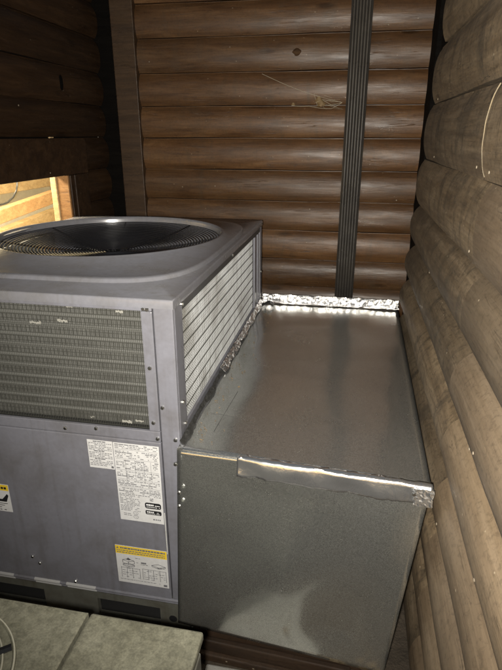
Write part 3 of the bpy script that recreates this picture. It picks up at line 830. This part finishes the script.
MB().quad(FRc + Vector((-0.004, 0.01, -0.004)), FRb + Vector((-0.004, 0.01, 0)), Vector((0.50, 6.62, -3.74)), BRc + Vector((-0.006, -0.01, -0.004))).build('side_sheet', M['galv_front'], D, solid=0.006)
MB().quad(Vector((-1.09, 6.59, ZD - 0.006)), Vector((0.64, 6.63, ZD - 0.006)), Vector((0.49, 6.615, -3.74)), Vector((-1.09, 6.59, -3.70))).build('back_sheet', M['galv_front'], D, solid=0.006)
MB().quad(FLb + Vector((0.01, 0.01, 0.003)), FRb + Vector((-0.01, 0.01, 0.003)), Vector((0.48, 6.60, -3.735)), Vector((-1.08, 6.58, -3.70))).build('bottom_sheet', M['galv_front'], D, solid=0.006)
# foil tape over the right two thirds of the front top edge
def ft(u, v):
    x = -0.66 + 1.275*u; y = 2.988 - 0.07*(x + 0.66)
    wob = 0.010*noise.noise(Vector((u*14, 3, 5))) + 0.008*noise.noise(Vector((u*40, 7, 5)))
    if v < 0.25: return (x, y + (0.045 + wob)*(1 - v/0.25) - 0.010, ZD + 0.012 + 0.004*noise.noise(Vector((u*30, v*4, 4))))
    t = (v - 0.25)/0.75
    return (x, y - 0.010 - 0.016*t - 0.012*noise.noise(Vector((u*6, t*1.2, 2))), ZD + 0.010 - (0.135 + wob)*t)
MB().grid(ft, 90, 10).build('foil_tape', M['foil_flat'], D, smooth=True, solid=0.002)
def crumple(name, mat, fn, nu, nv, amp, seed, frq=(30, 6)):
    def f(u, v):
        p = Vector(fn(u, v))
        n1 = noise.noise_vector(Vector((u*frq[0], v*frq[1], seed))) ; n2 = noise.noise_vector(Vector((u*frq[0]*2.7, v*frq[1]*2.7, seed + 9)))
        return p + n1*amp + n2*amp*0.5
    return MB().grid(f, nu, nv).build(name, mat, D, smooth=False, solid=0.0015)
crumple('foil_tape', M['foil_back'], lambda u, v: (-1.10 + 1.76*u, 6.50 + 0.12*min(1, v*2) , ZD + 0.020 + (0.085*(v - 0.5)*2 if v > 0.5 else 0)), 100, 8, 0.010, 1.0)
crumple('foil_tape', M['foil_flat'], lambda u, v: (-1.085 - 0.015*v + (0.034 - 0.006*u + 0.008*math.sin(u*31))*(1 - v), 4.3 + 2.2*u, ZD + 0.020 + 0.05*v), 150, 6, 0.010, 5.0, (30, 4))
crumple('mastic_shade', M['foil_dark'], lambda u, v: (-1.094 + (0.030 + 0.012*math.sin(u*23))*(1 - v), 3.06 + 2.3*u, ZD + 0.014 + 0.03*v), 140, 6, 0.008, 11.0, (30, 3))  # dark strip paints the shaded joint gap along with its mastic
crumple('foil_patch', M['foil_dark'], lambda u, v: (-1.03 + 0.12*u, 6.28 + 0.14*v, ZD + 0.035 + 0.04*math.sin(u*3.1)), 8, 8, 0.012, 3.0, (4, 4))
crumple('foil_patch', M['foil_flat'], lambda u, v: (0.50 + 0.12*u, 2.868 - 0.008*v, ZD + 0.0 - 0.12*v), 10, 10, 0.006, 6.0, (5, 5))
for (x, z) in [(-1.10, -2.16), (-1.09, -2.52), (-1.085, -2.40), (0.50, -2.10)]:
    stud('screw', screw_me, D, (x, 2.975 - 0.07*(x + 1.1) - 0.004, z), 0)
gr = MB()
for i in range(70):
    x = -1.03 + abs(random.gauss(0, 0.10)); y = random.uniform(3.1, 6.3); L = random.uniform(0.006, 0.02); a = random.uniform(0, 6.28)
    gr.tube([(x, y, ZD + 0.012), (x + L*math.cos(a), y + L*math.sin(a), ZD + 0.016)], random.uniform(0.0015, 0.0035), 4)
gr.build('grit', M['leaf'], D, kind='stuff')
# scribed line and scratches on the top
sc = MB()
for (xa, ya, xb, yb) in [(-0.90, 3.28, -0.86, 3.95), (-1.0, 3.55, -0.80, 3.52)]:
    sc.tube([(xa, ya, ZD + 0.012), ((xa+xb)/2, (ya+yb)/2, ZD + 0.013), (xb, yb, ZD + 0.013)], 0.0012, 4)
sc.build('scribe_line', M['foil_dark'], D)

# ------------------------------------------------------------------ small condenser in the foreground
Q = thing('small_condenser', 'low weathered pale-topped condenser in the foreground with a fan opening', 'condenser', (-1.5, 1.2, FLOOR))
QZ = -2.30; QX1 = -0.584; QY1 = 1.832; QX0 = -2.55; QY0 = 0.75; QS = -1.192
MB().box(QS + 0.009, QX1, QY0, QY1, QZ - 0.05, QZ).build('top_panel', M['slab'], Q, bevel=0.012)
qcx, qcy, qr = -1.775, 1.318, 0.415
# left plate with a round hole
ths2 = sorted(set([2*math.pi*i/96 for i in range(96)] + [math.atan2(yy - qcy, xx - qcx) % (2*math.pi) for xx in (QX0, QS - 0.009) for yy in (QY0, QY1)]))
def rect2(z, ins=0.0):
    L = []
    for t in ths2:
        c, s = math.cos(t), math.sin(t)
        rx = ((QS - 0.009 - ins) - qcx)/c if c > 1e-9 else ((QX0 + ins) - qcx)/c if c < -1e-9 else 1e9
        ry = ((QY1 - ins) - qcy)/s if s > 1e-9 else ((QY0 + ins) - qcy)/s if s < -1e-9 else 1e9
        r = min(rx, ry); L.append((qcx + r*c, qcy + r*s, z))
    return L
def c2(r, z): return [(qcx + r*math.cos(t), qcy + r*math.sin(t), z) for t in ths2]
MB().loft([rect2(QZ - 0.05), rect2(QZ - 0.008), rect2(QZ, 0.008), c2(qr, QZ), c2(qr - 0.002, QZ - 0.1)]).build('top_panel', M['slab'], Q)
MB().loft([c2(qr + 0.006, QZ + 0.001), c2(qr + 0.004, QZ + 0.014), c2(qr - 0.006, QZ + 0.016), c2(qr - 0.012, QZ + 0.006), c2(qr - 0.050, QZ + 0.004), c2(qr - 0.056, QZ + 0.014), c2(qr - 0.066, QZ + 0.012), c2(qr - 0.072, QZ - 0.09)]).build('fan_bezel', M['slab'], Q, smooth=True)
for rr in (qr, qr - 0.052):
    MB().tube([(qcx + rr*math.cos(a), qcy + rr*math.sin(a), QZ + 0.014) for a in [2*math.pi*j/90 for j in range(90)]], 0.0042, 6, closed=True).build('bezel_rim', M['bezel'], Q, smooth=True)
for i in range(9):
    r = 0.06 + 0.033*i
    MB().tube([(qcx + r*math.cos(a), qcy + r*math.sin(a), QZ - 0.01) for a in [2*math.pi*j/48 for j in range(48)]], 0.005, 5, closed=True).build('guard_ring', M['black'], Q, smooth=True)
for j in range(6):
    a = math.radians(38 + 60*j)
    MB().tube([(qcx + r*math.cos(a), qcy + r*math.sin(a), QZ - 0.004 + (0.022 if r > 0.3 else 0)) for r in (0.05, 0.2, 0.32, qr - 0.012)], 0.017, 6).build('guard_rod', M['black'], Q, smooth=True)
MB().disc((qcx, qcy, QZ - 0.12), qr - 0.01, (0, 0, 1), 40).build('shade_liner', M['void'], Q)
MB().box(QX0 + 0.012, QX1 - 0.014, QY0 + 0.012, QY1 - 0.014, FLOOR + 0.1, QZ - 0.13).build('body', M['base'], Q, bevel=0.01)
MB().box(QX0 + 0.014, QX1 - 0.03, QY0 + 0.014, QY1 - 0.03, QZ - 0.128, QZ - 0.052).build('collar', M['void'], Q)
for xx in (QX0 + 0.15, QX1 - 0.3):
    MB().box(xx, xx + 0.15, QY0 + 0.05, QY1 - 0.05, FLOOR + 0.002, FLOOR + 0.098).build('foot', M['black'], Q)

# ------------------------------------------------------------------ timbers and litter under the duct
specs = [(-1.05, 0.30, 3.02, 3.16, -3.86, -3.745, 'thick brown timber directly under the front edge of the duct'),
         (-1.02, 0.22, 2.955, 3.005, -3.93, -3.80, 'thin brown plank in front of the thick timber, under the duct'),
         (-1.0, 0.05, 2.90, 2.945, -3.955, -3.885, 'lowest brown plank edge, next to the pale paver')]
for (xa, xb, ya, yb, za, zb, lb) in specs:
    o = slope_beam(0, 1, 0, 0, 1, 0, 1)
    b = MB(); vs = []
    for x in (xa, xb):
        dy = -0.05*(x + 1.0)
        for y in (ya, yb):
            for z in (za, zb): vs.append((x, y + dy, z))
    b.add(vs, [(0,1,3,2),(4,6,7,5),(0,4,5,1),(2,3,7,6),(0,2,6,4),(1,5,7,3)])
    tag(b.build('timber_plank', M['plank'], None, bevel=0.01), lb, 'plank', 'planks under the duct')
pv = MB().box(-0.90, -0.06, 2.15, 2.86, FLOOR + 0.003, -3.93).build('paver', M['paver'], None, bevel=0.015)
tag(pv, 'pale grey paver on the ground in front of the duct', 'paver')
sk = MB().box(UX0, UX1, UY0 - 0.02, UY1, FLOOR + 0.002, ZB - 0.001).build('concrete_pad', M['paver'], None, bevel=0.006)
tag(sk, 'thin concrete pad under the grey packaged unit', 'pad')
sr = MB().grid(lambda u, v: (0.0 + 0.14*u, 2.90 + 0.10*v, -3.94 + 0.05*math.sin(u*3 + v*2) + 0.03*noise.noise(Vector((u*3, v*3, 1)))), 8, 6).build('white_scrap', M['white_scrap'], None, solid=0.004)
tag(sr, 'crumpled white scrap on the ground under the duct front', 'scrap')
lv = MB()
for i in range(26):
    x = random.uniform(-0.3, 0.45); y = random.uniform(2.55, 3.1); a = random.uniform(0, 6.3); L = random.uniform(0.03, 0.09)
    zf = FLOOR + 0.01 + random.uniform(0, 0.05)
    c, s = math.cos(a)*L, math.sin(a)*L
    lv.add([(x - c, y - s, zf), (x + s*0.35, y - c*0.35, zf + 0.02), (x + c, y + s, zf + 0.01), (x - s*0.35, y + c*0.35, zf + 0.015)], [(0, 1, 2), (0, 2, 3)])
o = lv.build('leaf_litter', M['leaf']); tag(o, 'dry brown leaf litter on the dirt under the duct', 'leaves', kind='stuff')

# ------------------------------------------------------------------ cobweb on the back wall
W_ = thing('cobweb', 'dusty cobweb with a dead leaf caught in it beside the downspout', 'cobweb', (-0.5, BY, 0.35))
YW = BY - 0.03
wb = MB()
anchors = [((-1.31, YW + 0.02, 0.77), (-0.22, YW - 0.1, 0.40)), ((-0.66, YW, 0.365), (-0.36, YW - 0.03, 0.33)), ((-0.36, YW - 0.03, 0.33), (-0.22, YW - 0.1, 0.40)), ((-0.90, YW, 0.375), (-0.66, YW, 0.365)),
           ((-0.58, YW, 0.50), (-0.30, YW - 0.05, 0.35)), ((-0.50, YW, 0.45), (-0.24, YW - 0.08, 0.41)), ((-0.47, YW, 0.37), (-0.22, YW - 0.1, 0.40)), ((-0.60, YW, 0.52), (-0.55, YW, 0.37))]
for a, b in anchors:
    a, b = Vector(a), Vector(b)
    wb.tube([a.lerp(b, t) + Vector((0, 0, -0.03*math.sin(math.pi*t)*(b - a).length)) for t in [i/8 for i in range(9)]], 0.0024, 4)
for i in range(14):
    a = Vector((random.uniform(-0.55, -0.3), YW - random.uniform(0, 0.05), random.uniform(0.33, 0.47))); b = a + Vector((random.uniform(-0.15, 0.2), 0, random.uniform(-0.08, 0.05)))
    wb.tube([a, b], 0.0012, 3)
wb.build('strands', M['web'], W_)
def lf(u, v): 
    return (-0.56 + 0.10*u + 0.02*math.sin(v*5), YW - 0.02 - 0.03*math.sin(u*3.1), 0.36 + 0.13*v*(1 - abs(u - 0.5)*0.8) + 0.02*noise.noise(Vector((u*4, v*4, 2))))
MB().grid(lf, 6, 6).build('dead_leaf', M['leaf'], W_, solid=0.003)
MB().grid(lambda u, v: (-0.90 + 0.05*u, YW - 0.01 - 0.02*math.sin(u*3), 0.375 + 0.035*v*math.sin(0.3 + u*2.4)), 4, 4).build('dead_leaf', M['leaf'], W_, solid=0.003)
